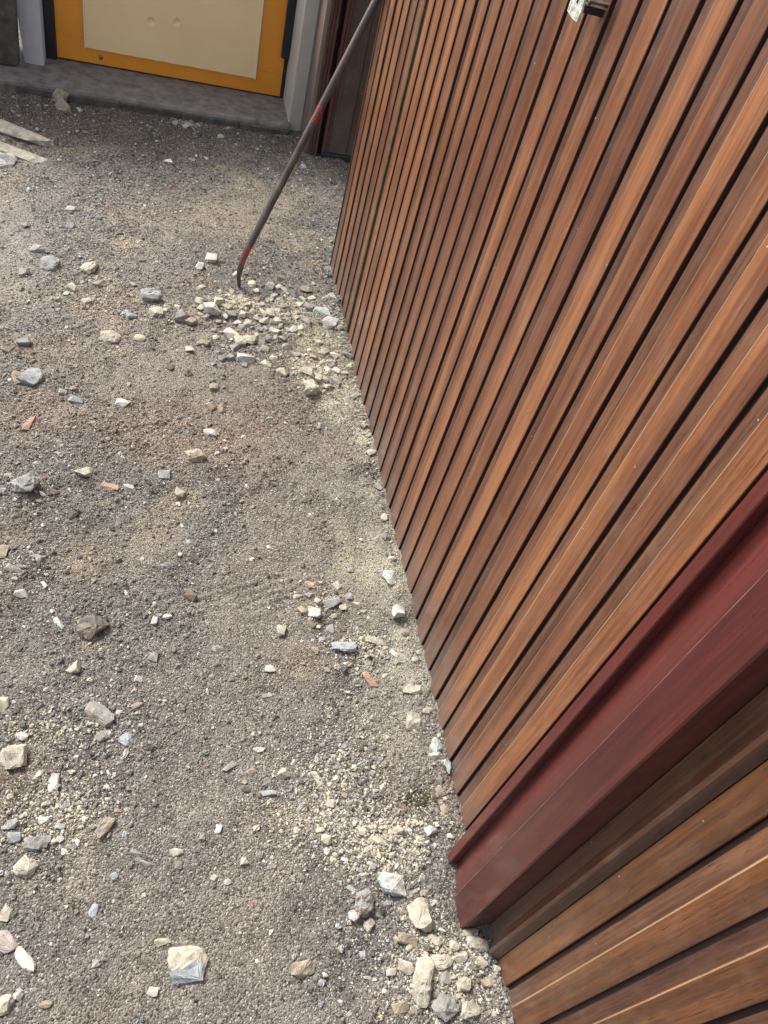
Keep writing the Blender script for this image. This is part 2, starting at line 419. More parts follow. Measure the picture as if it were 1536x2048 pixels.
rb = random.Random(3)
main = thing('garage_door', (XD, Y0 + 11.5 * P, -.02), 'large varnished brown slatted door filling the right side behind the crowbar', 'door')
slats(main, Y0, 23, -.02, 2.15, M['board'], rb)
box('backing_panel', XD + .0225, XD + .045, Y0, Y0 + 23 * P - .004, -.02, 2.15, M['groove'], main)
leaf = thing('door_leaf', (XD, Y0 + 26 * P, -.02), 'narrow far leaf of the slatted brown door, six boards beyond the olive seam', 'door leaf')
slats(leaf, Y0 + 23 * P + .004, 6, -.02, 2.15, M['board'], rb)
box('backing_panel', XD + .0225, XD + .045, Y0 + 23 * P + .0045, Y0 + 29 * P + .003, -.02, 2.15, M['groove'], leaf)
box('edge_trim', XD + .0015, XD + .045, Y0 + 29 * P + .0045, Y0 + 29 * P + .0085, -.02, 2.15, M['board'], leaf)
box('seam_seal', XD - .0030, XD + .006, Y0 + 23 * P - .0085, Y0 + 23 * P + .0036, -.02, 2.15, M['strap'], main, cuts=0)

# lock plate standing off the door
pl = bmesh.new()
outline = [(1.143, 1.107), (1.122, 1.1045), (1.103, 1.105), (1.1015, 1.118), (1.104, 1.128), (1.102, 1.145), (1.103, 1.19), (1.141, 1.19), (1.142, 1.15), (1.1405, 1.13), (1.144, 1.118)]
vs = []; fs = []
n = len(outline)
for x_ in (.5285, .5315):
    for (y_, z_) in outline: vs.append((x_ - XD, y_ - main.location.y, z_ - main.location.z))
fs.append(tuple(range(n))); fs.append(tuple(range(n, 2 * n))[::-1])
for i in range(n): fs.append((i, i + n, (i + 1) % n + n, (i + 1) % n))
pl.free()
lp = mesh('lock_plate', vs, fs, M['chipped'], main)
kh = box_bm(-.0008, .0015, -.0022, .0022, -.006, .006)
bmk = from_bm('keyhole', kh, M['blacks'], lp); bmk.location = (.5285 - XD, 1.1215 - main.location.y, 1.1285 - main.location.z)
box('lock_stem', .5316, XD + .004, 1.101, 1.110, 1.117, 1.126, M['blacks'], main, bev=.001)
box('lock_bar', .5316, XD + .004, 1.096, 1.109, 1.130, 1.1335, M['steel'], main, bev=.001)

# post between the two doors
post = thing('door_post', (.53, .345, -.03), 'maroon moulded post with raised lip between the two slatted doors', 'door post')
pr = [(.530, .3846), (.5165, .336), (.5138, .3332), (.5126, .3320), (.5125, .2845), (.5150, .2825), (.5500, .2822), (.62, .2822), (.62, .434), (.585, .434), (.585, .3846)]
o = extrude_profile('post', pr, -.03, 2.2, [M['maroon'], M['mhighlight']], post, [0, 0, 1] + [0] * 8)
lip = [(.5150, .3850), (.5142, .3862), (.5142, .4005), (.5152, .4018), (.5560, .4320), (.584, .4338), (.584, .3850)]
extrude_profile('lip_strip', [(.5160, .3849), (.5146, .3862), (.5146, .4002), (.5162, .4016), (.5600, .4040), (.5600, .4336), (.5845, .4336), (.5845, .3849)], -.03, 2.2, [M['maroon']], post)

# second door at the near side
near = thing('garage_door', (XD, -.2, -.02), 'orange brown slatted door nearest the viewer, past the maroon post', 'door')
slats(near, .1885 - 18 * P, 18, -.02, 2.15, M['orange'], rb)
box('backing_panel', XD + .0225, XD + .045, .1885 - 18 * P, .2815, -.02, 2.15, M['groove'], near)
box('edge_board', XD + .001, XD + .022, .1895, .2290, -.02, 2.15, M['orange'], near, bev=.0012)
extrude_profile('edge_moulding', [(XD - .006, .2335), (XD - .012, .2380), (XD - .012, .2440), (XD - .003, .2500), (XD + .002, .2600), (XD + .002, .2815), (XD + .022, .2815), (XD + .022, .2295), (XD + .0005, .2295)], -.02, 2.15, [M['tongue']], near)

# ------------------------------------------------------------------ far corner: dark panel facing the viewer
cp = thing('corner_panel', (.65, 3.16, -.03), 'dark mahogany panelled door in the far corner right of the pale pillar', 'panel')
def cy(name, prof, mat, z0=-.03, z1=.86): return extrude_profile(name, prof, z0, z1, [mat], cp)
cy('frame_edge', [(.561, 3.150), (.5655, 3.146), (.578, 3.146), (.578, 3.338), (.569, 3.338), (.5655, 3.18), (.561, 3.17)], M['taupe'])
cy('post', [(.5785, 3.137), (.584, 3.135), (.590, 3.141), (.598, 3.141), (.602, 3.134), (.609, 3.134), (.612, 3.138), (.612, 3.20), (.5785, 3.20)], M['mahog'])
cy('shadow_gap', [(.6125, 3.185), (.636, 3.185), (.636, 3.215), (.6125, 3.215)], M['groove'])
cy('stile', [(.6300, 3.138), (.634, 3.134), (.640, 3.134), (.644, 3.139), (.650, 3.135), (.655, 3.139), (.655, 3.184), (.6300, 3.184)], M['mahog'])
for k in range(8):
    xa = .656 + k * .078
    cy('board', [(xa, 3.147), (xa + .0015, 3.1455), (xa + .0755, 3.1455), (xa + .077, 3.147), (xa + .077, 3.17), (xa, 3.17)], M['brownpanel'], z0=-.01)
o = box('rubber_strip', .628, 1.28, 3.125, 3.15, -.03, .022, M['black'], cp, bev=.004)

# ------------------------------------------------------------------ far wall, step, yellow door
YD = 3.592; ZS = .034
wl = thing('wall', (.54, 3.45, -.05), 'pale grey cream pillar right of the ochre door', 'wall')
box('pillar', .5135, .5685, 3.338, 3.66, .002, .86, M['wallcream'], wl, bev=.003)
box('wall_behind', .5690, 4.0, 3.34, 3.66, -.05, .86, M['wallcream'], wl)
wf = thing('wall', (-.47, 3.5, ZS), 'white painted wall end left of the ochre door with rounded foot', 'wall')
bm = box_bm(-.560, -.4375, 3.482, 3.66, ZS - .004, .86)
bmesh.ops.subdivide_edges(bm, edges=[e for e in bm.edges if abs(e.verts[0].co.z - e.verts[1].co.z) > 1], cuts=60)
for v in bm.verts:
    z_ = v.co.z - ZS
    if v.co.x < -.5 and z_ < .1: v.co.x += .05 * (1 - z_ / .1) ** 2
    v.co.x += .0012 * math.sin(z_ * 40)
for v in bm.verts: v.co -= wf.location
from_bm('wall_end', bm, M['wallwhite'], wf)
box('wall_beyond', -4.0, -.5605, 3.50, 3.66, -.05, .86, M['wallwhite'], wf)

sl = thing('stone_slab', (-.66, 3.44, ZS), 'mottled dark grey slab with rounded lower corner leaning by the white wall end', 'slab')
pts = [(-.86, 0)] + [(-.517 - .022 + .022 * math.sin(a), .024 - .022 * math.cos(a)) for a in [i * math.pi / 2 / 6 for i in range(7)]] + [(-.506, .3), (-.500, .62), (-.86, .62)]
n = len(pts); vs = [(x - sl.location.x, y_ - sl.location.y, z + .002) for y_ in (3.415, 3.452) for (x, z) in pts]
fs = [tuple(range(n)), tuple(range(2 * n - 1, n - 1, -1))] + [(i, i + n, (i + 1) % n + n, (i + 1) % n) for i in range(n)]
o = mesh('slab', vs, fs, M['slab'], sl)
bv = o.modifiers.new('bevel', 'BEVEL'); bv.width = .006; bv.segments = 3; bv.limit_method = 'ANGLE'

st = thing('doorstep', (0, 3.42, -.03), 'low dusty concrete step under the ochre door', 'step')
bm = bmesh.new(); nxs = 90; rows = [(3.302, -.012), (3.302, .022), (3.306, ZS - .003), (3.314, ZS), (3.36, ZS), (3.42, ZS), (3.50, ZS), (3.66, ZS)]
gr = []
for i in range(nxs + 1):
    x = -1.5 + (2.016) * i / nxs; col = []
    for j, (y, z) in enumerate(rows):
        wv = .006 * noise.noise(Vector((x * 9, 0, 0))) + .004 * noise.noise(Vector((x * 31, 2, 0)))
        bulge = -.03 * math.exp(-((x + .62) / .10) ** 2) if j < 4 else 0
        zz = z + (.0016 * noise.noise(Vector((x * 14, y * 14, 3))) if j > 2 else 0)
        col.append(bm.verts.new((x, y - st.location.y + (wv + bulge if j < 4 else 0), zz - st.location.z)))
    gr.append(col)
for i in range(nxs):
    for j in range(len(rows) - 1): bm.faces.new((gr[i][j], gr[i + 1][j], gr[i + 1][j + 1], gr[i][j + 1]))
from_bm('step_slab', bm, M['concrete'], st)
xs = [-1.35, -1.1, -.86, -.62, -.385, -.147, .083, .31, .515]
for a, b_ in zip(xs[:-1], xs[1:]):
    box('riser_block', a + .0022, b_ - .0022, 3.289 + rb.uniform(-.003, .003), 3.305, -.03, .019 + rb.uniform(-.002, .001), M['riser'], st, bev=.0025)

yd = thing('entry_door', (.05, YD, ZS), 'ochre yellow door carrying a big cream sheet, above the step', 'door')
def ydb(name, *a, **k): return box(name, *a, parent=yd, **k)
ydb('door_frame', -.437, -.3985, YD - .03, YD + .03, ZS - .002, .85, M['blacks'], bev=.001)
ydb('door_frame', .4985, .5135, YD - .012, YD + .03, ZS - .002, .85, M['blacks'], bev=.001)
ydb('threshold_gap', -.3985, .4985, YD + .012, YD + .03, ZS - .002, .85, M['blacks'])
x0, x1, z0, z1 = -.398, .4975, ZS + .006, .845
ydb('bottom_rail', x0, x1, YD - .014, YD + .011, z0, ZS + .095, M['yellow'], bev=.0015)
ydb('door_stile', x0, -.284, YD - .014, YD + .011, ZS + .0955, z1, M['yellow'], bev=.0012)
ydb('door_stile', .384, x1, YD - .014, YD + .011, ZS + .0955, z1, M['yellow'], bev=.0012)
ydb('top_rail', -.2835, .3835, YD - .014, YD + .011, .78, z1, M['yellow'], bev=.0012)
ydb('corner_seal', .480, .5120, YD - .040, YD - .0145, .20, .84, M['black'], bev=.002)
# cream sheet with two finger hollows
sx0, sx1, sz0, sz1 = -.292, .386, ZS + .064, .74
dm = [(-.040, .236, .0165), (.058, .252, .0150)]
bm = bmesh.new(); nx_, nz_ = 150, 90
zzs = [sz0 + .36 * j / nz_ for j in range(nz_ + 1)] + [sz1]
gr = []
for i in range(nx_ + 1):
    x = sx0 + .006 + (sx1 - sx0 - .012) * i / nx_; col = []
    for z in zzs:
        y = YD - .0235 + .0012 * noise.noise(Vector((x * 7, z * 5, 1)))
        for (a, b_, r_) in dm:
            d = math.hypot(x - a, z - b_) / r_
            if d < 1: y += .007 * (1 - d * d) ** 1.2
            elif d < 1.25: y -= .0006 * (1.25 - d) * 4
        zb = z + (.0018 * noise.noise(Vector((x * 30, 0, 0))) if z == sz0 else 0)
        col.append(bm.verts.new((x - yd.location.x, y - yd.location.y, zb - yd.location.z)))
    gr.append(col)
for i in range(nx_):
    for j in range(len(zzs) - 1): bm.faces.new((gr[i][j], gr[i + 1][j], gr[i + 1][j + 1], gr[i][j + 1]))
r_ = bmesh.ops.extrude_face_region(bm, geom=bm.faces[:])
bmesh.ops.translate(bm, verts=[g for g in r_['geom'] if isinstance(g, bmesh.types.BMVert)], vec=(0, .0088, 0))
sheet = from_bm('cream_sheet', bm, M['cream'], yd, smooth=False)
for xa in (sx0, sx1 - .0055):
    ydb('edge_strip', xa, xa + .0055, YD - .0275, YD - .0145, sz0 - .003, sz1, M['whitestrip'], bev=.001)
bm = bmesh.new()
bmesh.ops.create_uvsphere(bm, u_segments=20, v_segments=10, radius=.0085)
for v in bm.verts: v.co.y *= .45
o = from_bm('screw_cap', bm, M['brass'], yd, smooth=True, loc=(-.232 - yd.location.x, -.0155, .034))

# ------------------------------------------------------------------ crowbar
p0, _ = at(479, 572); p0.z = float(height(np.array([p0.x]), np.array([p0.y]), False)[0]) - .006
ptop = Vector((.5435, 2.338, .775)); pk = None
def pix_on(u, v, a, b):
    """point of the segment a-b's vertical plane seen at the pixel"""
    n_ = (b - a).cross(Vector((0, 0, 1))); r_ = ray(u, v); o_ = Vector((0, 0, H))
    return o_ + r_ * ((a - o_).dot(n_) / r_.dot(n_))
path = [p0] + [pix_on(u, v, p0, ptop) for (u, v) in ((477.5, 556), (479, 543), (484, 525), (493, 503), (506, 478))]
path += [path[-1].lerp(ptop, t_) for t_ in (.12, .25, .4, .55, .7, .85, 1.0)]
d = (path[-1] - path[-2]).normalized()
path += [ptop + d * .10, ptop + d * .3, ptop + d * .33 + Vector((.0, -.012, 0)), ptop + d * .35 + Vector((.0, -.04, -.005)), ptop + d * .33 + Vector((0, -.07, -.02))]
rad = [.0035, .0055, .0075, .0088, .0098] + [.0105] * (len(path) - 6) + [.006]
vs = []; fs = []; red = []; NS = 12
up = Vector((0, 1, 0))
cum = 0
for i, p in enumerate(path):
    t = (path[min(i + 1, len(path) - 1)] - path[max(i - 1, 0)]).normalized()
    a = t.cross(Vector((0.3, -1, .1))).normalized(); b_ = t.cross(a)
    flat = 1.0 if i > 3 else (1.5, 1.3, 1.15, 1.05)[i]
    for k in range(NS):
        th = 2 * math.pi * k / NS
        q = p + (a * math.cos(th) * flat + b_ * math.sin(th) / (flat ** .5)) * rad[i]
        vs.append(tuple(q - p0))
for i in range(len(path) - 1):
    for k in range(NS):
        k2 = (k + 1) % NS; fs.append((i * NS + k, i * NS + k2, (i + 1) * NS + k2, (i + 1) * NS + k))
fs.append(tuple(range(NS))[::-1]); fs.append(tuple((len(path) - 1) * NS + k for k in range(NS)))
bmc = bmesh.new(); mec = bpy.data.meshes.new('crowbar'); mec.from_pydata(vs, [], fs)
bmc.from_mesh(mec)
bmesh.ops.subdivide_edges(bmc, edges=[e for e in bmc.edges if (e.verts[0].co - e.verts[1].co).length > .02], cuts=8)
bmesh.ops.recalc_face_normals(bmc, faces=bmc.faces); bmc.to_mesh(mec); bmc.free()
mec.materials.append(M['bar']); mec.polygons.foreach_set('use_smooth', [True] * len(mec.polygons))
at_ = mec.attributes.new('red', 'FLOAT', 'POINT')
L0 = Vector((0, 0, 0)); vals = []
bands = [(.085, .150, .71), (.395, .43, .45), (.515, .580, .72), (.63, .72, .55), (.86, .96, .62), (1.02, 1.3, .6)]
for v in mec.vertices:
    ln = v.co.length; r_ = -.4
    for (a, b_, s_) in bands:
        if a < ln < b_: r_ = s_ - .16
    vals.append(r_)
at_.data.foreach_set('value', vals)
cb = bpy.data.objects.new('crowbar', mec); C.objects.link(cb); cb.location = p0
tag(cb, 'dark steel crowbar with worn red paint leaning on the slatted door, tip in the rubble', 'crowbar')

# ------------------------------------------------------------------ stones
def stone_mesh(name, w_, l_, t_, seed, kind, mats, big=False):
    r = random.Random(seed); bm = bmesh.new()
    npt = 26 if big else 15
    e = .45 if kind == 'block' else (.75 if kind == 'chip' else 1.0)
    for i in range(npt):
        v = Vector([r.gauss(0, 1) for _ in range(3)]).normalized()
        v = Vector([math.copysign(abs(c) ** e, c) for c in v])
        s = r.uniform(.82, 1.0) if kind != 'round' else r.uniform(.95, 1.0)
        bm.verts.new((v.x * s * w_ / 2, v.y * s * l_ / 2, v.z * s * t_ / 2))
    bmesh.ops.convex_hull(bm, input=bm.verts[:])
    bmesh.ops.delete(bm, geom=[v for v in bm.verts if not v.link_faces], context='VERTS')
    for ax, dim in ((0, w_), (1, l_), (2, t_)):
        lo = min(v.co[ax] for v in bm.verts); hi = max(v.co[ax] for v in bm.verts)
        for v in bm.verts: v.co[ax] = (v.co[ax] - (lo + hi) / 2) / max(hi - lo, 1e-6) * dim
    if big or kind == 'round':
        mn = min(w_, l_, t_)
        bmesh.ops.bevel(bm, geom=bm.edges[:], offset=mn * (.03 if kind != 'round' else .14), segments=1, affect='EDGES', clamp_overlap=True)
        bmesh.ops.remove_doubles(bm, verts=bm.verts[:], dist=mn * .01)
        bmesh.ops.triangulate(bm, faces=bm.faces[:])
        bmesh.ops.subdivide_edges(bm, edges=bm.edges[:], cuts=2 if big else 1, use_grid_fill=True)
        so_ = Vector((r.uniform(0, 50), r.uniform(0, 50), 0))
        for v in bm.verts:
            q = v.co / mn
            v.co += v.co.normalized() * mn * (.17 * noise.noise(q * 1.9 + so_) + .10 * noise.noise(q * 5.5 + so_))
    bmesh.ops.recalc_face_normals(bm, faces=bm.faces)
    me = bpy.data.meshes.new(name); bm.to_mesh(me); bm.free()
    for m_ in mats: me.materials.append(m_)
    return me

def place_stone(u, v, wp, hp, rot, col, kind, seed, thick=None, sink=.33, name='stone'):
    p, dep = at(u, v)
    r = ray(u, v).normalized(); sn = abs(r.z)
    big = wp * hp > 900
    cr, sr = abs(math.cos(math.radians(rot))), abs(math.sin(math.radians(rot)))
    w_ = wp * dep / FPX; 
    k = math.hypot(cr, sr / sn); k2 = math.hypot(sr, cr / sn)
    w_ = wp * dep / FPX * k; l_ = hp * dep / FPX * k2 * .86
    t_ = (thick if thick else .55) * min(w_, l_)
    mats = [M['s' + col[0]]] + ([M['s' + col[1]]] if len(col) > 1 else [])
    me = stone_mesh(name, w_, l_, t_, seed, kind, mats, big)
    if len(col) > 1:
        for po in me.polygons:
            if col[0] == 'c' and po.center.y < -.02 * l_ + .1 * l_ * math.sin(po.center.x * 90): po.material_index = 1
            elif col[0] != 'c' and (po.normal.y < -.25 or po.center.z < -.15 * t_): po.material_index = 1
    o = bpy.data.objects.new(name, me); C.objects.link(o)
    rg = R0.copy(); rg.z = 0; base = math.atan2(rg.y, rg.x)
    hz = float(height(np.array([p.x]), np.array([p.y]), False)[0])
    zc = hz + t_ * (.5 - sink)
    q, _ = at(u, v, zc)
    if q.x > XD - w_ * .45 and not (.0 < q.y < .28): q.x = XD - w_ * .45
    o.location = (q.x, q.y, zc)
    rr = random.Random(seed)
    tl = 0.10 if kind != 'chip' else .22
    o.rotation_euler = (rr.uniform(-tl, tl) + (.10 if not big else .05), rr.uniform(-tl, tl), base + math.radians(rot))
    return o

# (px, py, w, h, turn, colour, kind, thickness, label)
BIG = [
 (178,536,34,26,5,'c','round',.6,'cream rounded stone beside the pale blue grey stone on the upper left gravel'),
 (101,530,34,28,20,'b','chip',.5,'pale blue grey stone left of the cream rounded one on the upper left gravel'),
 (423,517,25,15,0,'c','chip',.7,'small cream stone standing alone just left of the crowbar foot'),
 (220,675,40,28,12,'c','round',.45,'flat oval cream stone lying alone on smooth soil left of the rubble pile'),
 (63,754,40,32,-20,'b','block',.5,'angular blue grey stone touching a tan one at the left edge'),
 (36,756,30,22,0,'t','round',.6,'tan stone half under the angular blue grey one at the left edge'),
 (57,848,18,34,-8,'r','block',.5,'small orange brick fragment standing upright near the left edge'),
 (245,807,28,17,0,'w','chip',.5,'smooth white pebble alone on the soil at mid left'),
 (152,801,27,15,-12,'b','chip',.5,'thin blue grey pebble between the white pebble and the angular blue stone'),
 (391,910,42,26,8,'ct','chip',.6,'tan cream wedge shaped stone with dark underside at mid ground'),
 (420,866,30,14,-10,'w','chip',.5,'white flat chip just above the tan cream wedge stone'),
 (329,949,26,21,0,'b','block',.5,'pale blue grey block below left of the tan cream wedge stone'),
 (359,987,20,21,15,'c','block',.9,'small cream cube shaped stone right of the brick sliver'),
 (168,945,36,23,15,'c','chip',.6,'lumpy cream stone above the pink brick sliver'),
 (216,972,48,14,-12,'r','chip',.4,'long pink brick sliver pointing left at mid left'),
 (621,776,34,24,-5,'c','round',.8,'knobbly cream stone at the near end of the rubble, alone by the sandy strip'),
 (616,742,32,15,-14,'c','chip',.6,'flat cream stone just behind the knobbly one at the near end of the rubble'),
 (643,624,38,15,-3,'m','block',.5,'flat pale mint stone slab lying against the door foot in the rubble'),
 (660,646,22,26,50,'w','chip',.7,'white wedge stone just in front of the mint slab by the door foot'),
 (302,593,44,22,-8,'bg','chip',.7,'wide blue grey stone at the left end of the rubble spread'),
 (364,632,26,26,0,'g','block',.8,'squarish dull grey block in the middle left of the rubble spread'),
 (424,617,27,25,30,'w','chip',.7,'brightest white chunk in the rubble heap under the crowbar tip'),
 (460,667,28,20,-45,'p','chip',.5,'pinkish white wedge pointing down in the near part of the rubble'),
 (490,717,36,22,-25,'w','chip',.7,'white pointed stone at the near fringe of the rubble beside round grey pebbles'),
 (500,681,26,20,-25,'c','block',.8,'cream block on the right of a close pair in front of the rubble heap'),
 (480,683,22,20,15,'c','block',.8,'cream block on the left of a close pair in front of the rubble heap'),
 (591,585,24,20,-35,'g','chip',.7,'grey pointed stone between crowbar foot and door'),
 (182,1254,62,52,0,'dt','round',.75,'large dark grey buried stone with a tan broken face, in a hollow on the left'),
 (116,1245,34,13,-42,'m','chip',.5,'pale mint splinter left of the dark buried stone'),
 (148,1334,28,28,0,'c','chip',.8,'chunky cream stone below the dark buried stone'),
 (198,1427,66,36,-36,'gt','block',.7,'long rough grey block with a brown end, lower left'),
 (256,1479,32,32,40,'b','chip',.35,'kite shaped pale blue flake right of the long grey block'),
 (27,1516,50,54,15,'c','block',.6,'large cream block with pitted face at the left edge'),
 (107,1564,22,38,8,'w','chip',.6,'upright narrow white stone right of the pitted cream block'),
 (208,1656,24,52,-28,'tg','block',.9,'slender tan stone standing slanted beside a small hollow, lower left'),
 (75,1686,52,30,18,'g','chip',.6,'broad low grey stone at lower left below the white chips'),
 (28,1674,30,28,-20,'b','chip',.5,'rounded blue grey flake near the left edge beside the broad grey stone'),
 (20,1648,34,24,20,'g','chip',.6,'dark grey chip at the left edge above the blue grey flake'),
 (52,1736,40,46,-35,'c','chip',.6,'cream rough stone with a crack, lower left'),
 (10,1884,60,42,-30,'p','chip',.5,'pinkish white crumbly stone cut by the left edge near the bottom'),
 (48,1919,66,26,-42,'p','chip',.6,'long pinkish white crumbly stone pointing to the right near the lower left corner'),
 (187,1822,17,30,-10,'b','chip',.5,'small lilac blue pebble alone in dark soil at lower left'),
 (375,1930,82,76,2,'cb','block',.42,'big square flat stone, cream above and blue grey below, bottom centre left'),
 (606,1938,52,34,12,'t','chip',.65,'tan faceted stone right of the big square stone at the bottom'),
 (325,1884,34,16,12,'c','chip',.6,'cream wedge stone just above the big square stone'),
 (8,2010,34,48,-20,'c','round',.6,'cream rounded stone in the lower left corner'),
 (539,1339,22,22,-30,'w','round',.5,'round whitish pebble alone at the centre of the lower gravel'),
 (562,1263,20,24,0,'c','block',.9,'cream cube stone with lit top left of the grey triangular stone'),
 (440,1298,30,17,10,'tw','chip',.7,'small tan stone with a pale top, centre left below the soft brown soil'),
 (686,1294,54,26,8,'b','chip',.6,'dark blue grey triangular stone with a sharp left point'),
 (739,1361,36,17,-48,'r','block',.6,'salmon pink brick fragment near the door foot'),
 (748,1281,44,14,-6,'c','block',.6,'long narrow cream stone above the pink brick fragment'),
 (664,1203,36,24,42,'g','block',.6,'grey oblong stone in the small cluster of chips left of the door'),
 (629,1225,30,22,-20,'w','chip',.6,'whitish angular stone touching the grey oblong one in the small cluster'),
 (779,1157,26,32,15,'w','block',.5,'white block leaning at the foot of the middle door boards'),
 (795,1222,28,28,25,'w','chip',.8,'white peaked stone at the door foot below the leaning white block'),
 (828,1443,34,44,-12,'c','chip',.35,'flat cream shard with a straight right side beside the door'),
 (826,1380,42,20,8,'c','chip',.5,'cream curved shard above the flat cream shard, beside the door'),
 (872,1492,26,34,25,'m','round',.6,'mint grey rough stone pressed against the door foot'),
 (895,1534,17,32,15,'m','round',.6,'narrow mint stone touching the door just above the maroon post'),
 (868,1511,26,15,10,'c','chip',.7,'small cream shard between the two mint stones'),
 (861,1662,22,24,50,'w','chip',.8,'pale triangular chip left of the foot of the maroon post'),
 (464,1530,44,14,45,'g','chip',.5,'pale slanting splinter half sunk in soil at lower centre'),
 (565,1547,24,26,10,'c','round',.8,'cream round stone at lower centre, right of the slanting splinter'),
 (536,1586,38,13,6,'b','chip',.5,'thin blue grey flake under the cream round stone, lower centre'),
 (634,1557,34,16,-42,'c','chip',.7,'cream slanted stone right of the cream round stone'),
 (784,1768,64,46,-14,'wb','chip',.5,'large white triangular stone with a bluish edge, below the maroon post foot'),
 (841,1832,46,68,20,'c','block',.6,'large rough cream stone under the white triangular stone'),
 (847,1962,48,106,-6,'c','round',.7,'longest cream stone, upright and pitted, near the bottom right of the gravel'),
 (883,1924,58,34,12,'c','chip',.7,'cream jagged stone touching the head of the longest cream stone'),
 (929,1969,36,32,15,'c','chip',.8,'pale cream chunk right of the longest cream stone'),
 (893,1955,30,26,0,'g','chip',.7,'grey white chunk between the longest cream stone and the pale cream chunk'),
 (956,1888,52,28,-18,'c','round',.6,'rounded cream stone bedded under the end of the maroon post'),
 (941,1866,36,20,5,'c','round',.6,'small cream stone right at the underside of the maroon post'),
 (812,1935,34,26,-20,'c','chip',.7,'cream chunk on the left of the longest cream stone'),
 (868,1880,34,22,-15,'c','chip',.7,'cream chunk between the rough cream stone and the longest one'),
 (922,1915,34,24,30,'c','chip',.7,'pale cream stone halfway from the longest cream stone to the near door'),
 (963,1925,26,20,-30,'c','chip',.7,'small pale cream stone touching the near door end moulding'),
 (940,2020,44,34,10,'c','chip',.6,'cream grey stone at the bottom edge beside the near door'),
 (800,2015,34,24,20,'t','chip',.6,'tan chunk at the bottom edge left of the grey green rough stone'),
 (975,1966,30,22,10,'t','chip',.6,'yellowish tan stone against the near door'),
 (891,2018,58,52,0,'g','round',.6,'grey green rough stone cut by the bottom edge'),
 (729,1806,40,56,-10,'gn','round',.7,'brown grey lump left of the large rough cream stone'),
 (708,1832,26,26,20,'p','round',.8,'pinkish white pebble by the brown grey lump'),
 (739,1849,22,32,-15,'c','round',.8,'cream egg shaped pebble below the brown grey lump'),
 (815,1878,42,24,-10,'t','chip',.7,'tan grey stone tucked left of the rough cream stone foot'),
 (49,968,52,36,-12,'g','chip',.8,'knobbly grey cream clump at the left edge above mid height'),
 (125,190,30,34,-10,'t','round',.9,'tan potato shaped stone resting against the step'),
 (128,215,36,15,-15,'t','chip',.7,'flat tan stone lying just below the one against the step'),
 (47,268,124,24,-3,'c','block',.3,'long pale stone strip half buried, the one nearer the step'),
 (36,308,116,22,-13,'c','block',.3,'long pale stone strip half buried, the one farther from the step'),
 (4,322,50,26,0,'w','chip',.4,'whitish buried block touching the left edge beside the long pale strips'),
]
used = []
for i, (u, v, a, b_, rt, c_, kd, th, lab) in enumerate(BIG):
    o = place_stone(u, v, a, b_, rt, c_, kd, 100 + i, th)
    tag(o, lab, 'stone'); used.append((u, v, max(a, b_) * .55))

def region(u, v):
    if v < 300: return 'near the step', 'chips of stone by the step'
    if v < 560: return 'on the far grey gravel', 'chips on the far gravel'
    if v < 830 and u > 240:
        if u < 400: return 'at the left end of the rubble spread', 'rubble at the left end'
        if v < 655 and u < 560: return 'in the rubble heap right under the crowbar tip', 'rubble under the crowbar tip'
        if v < 655: return 'in the rubble between crowbar tip and door foot', 'rubble between crowbar and door'
        if u < 575: return 'in the near fringe of the rubble heap', 'rubble in the near fringe'
        return 'on the sandy rubble near the far door foot', 'rubble on the sandy strip'
    if v < 1300 and u < 240: return 'on the left gravel at mid height', 'chips on the left gravel'
    if v < 1160: return 'on the brown soil between rubble and door', 'chips on the middle soil'
    if v < 1420 and u >= 240: return 'around the pink brick fragment by the door', 'chips around the pink brick fragment'
    if u < 330: return 'on the lower left gravel', 'chips on the lower left gravel'
    if v < 1750: return 'on the lower gravel left of the maroon post', 'chips left of the maroon post'
    return 'among the large cream stones at the bottom', 'chips among the large cream stones'
CN = dict(c='cream', w='white', g='grey', b='blue grey', t='tan', r='brick red', d='dark', m='mint', p='pinkish', n='brown earth')
def small(u, v, a, b_, rt, c_, kd, seed):
    o = place_stone(u, v, a, b_, rt, c_, kd, seed, .6, name='pebble')
    ph, gp_ = region(u, v)
    what = 'clod' if c_ == 'n' else 'stone chip'
    tag(o, 'small %s %s %s' % (CN[c_[0]], what, ph), 'pebble', '%s %s' % (CN[c_[0]], gp_))
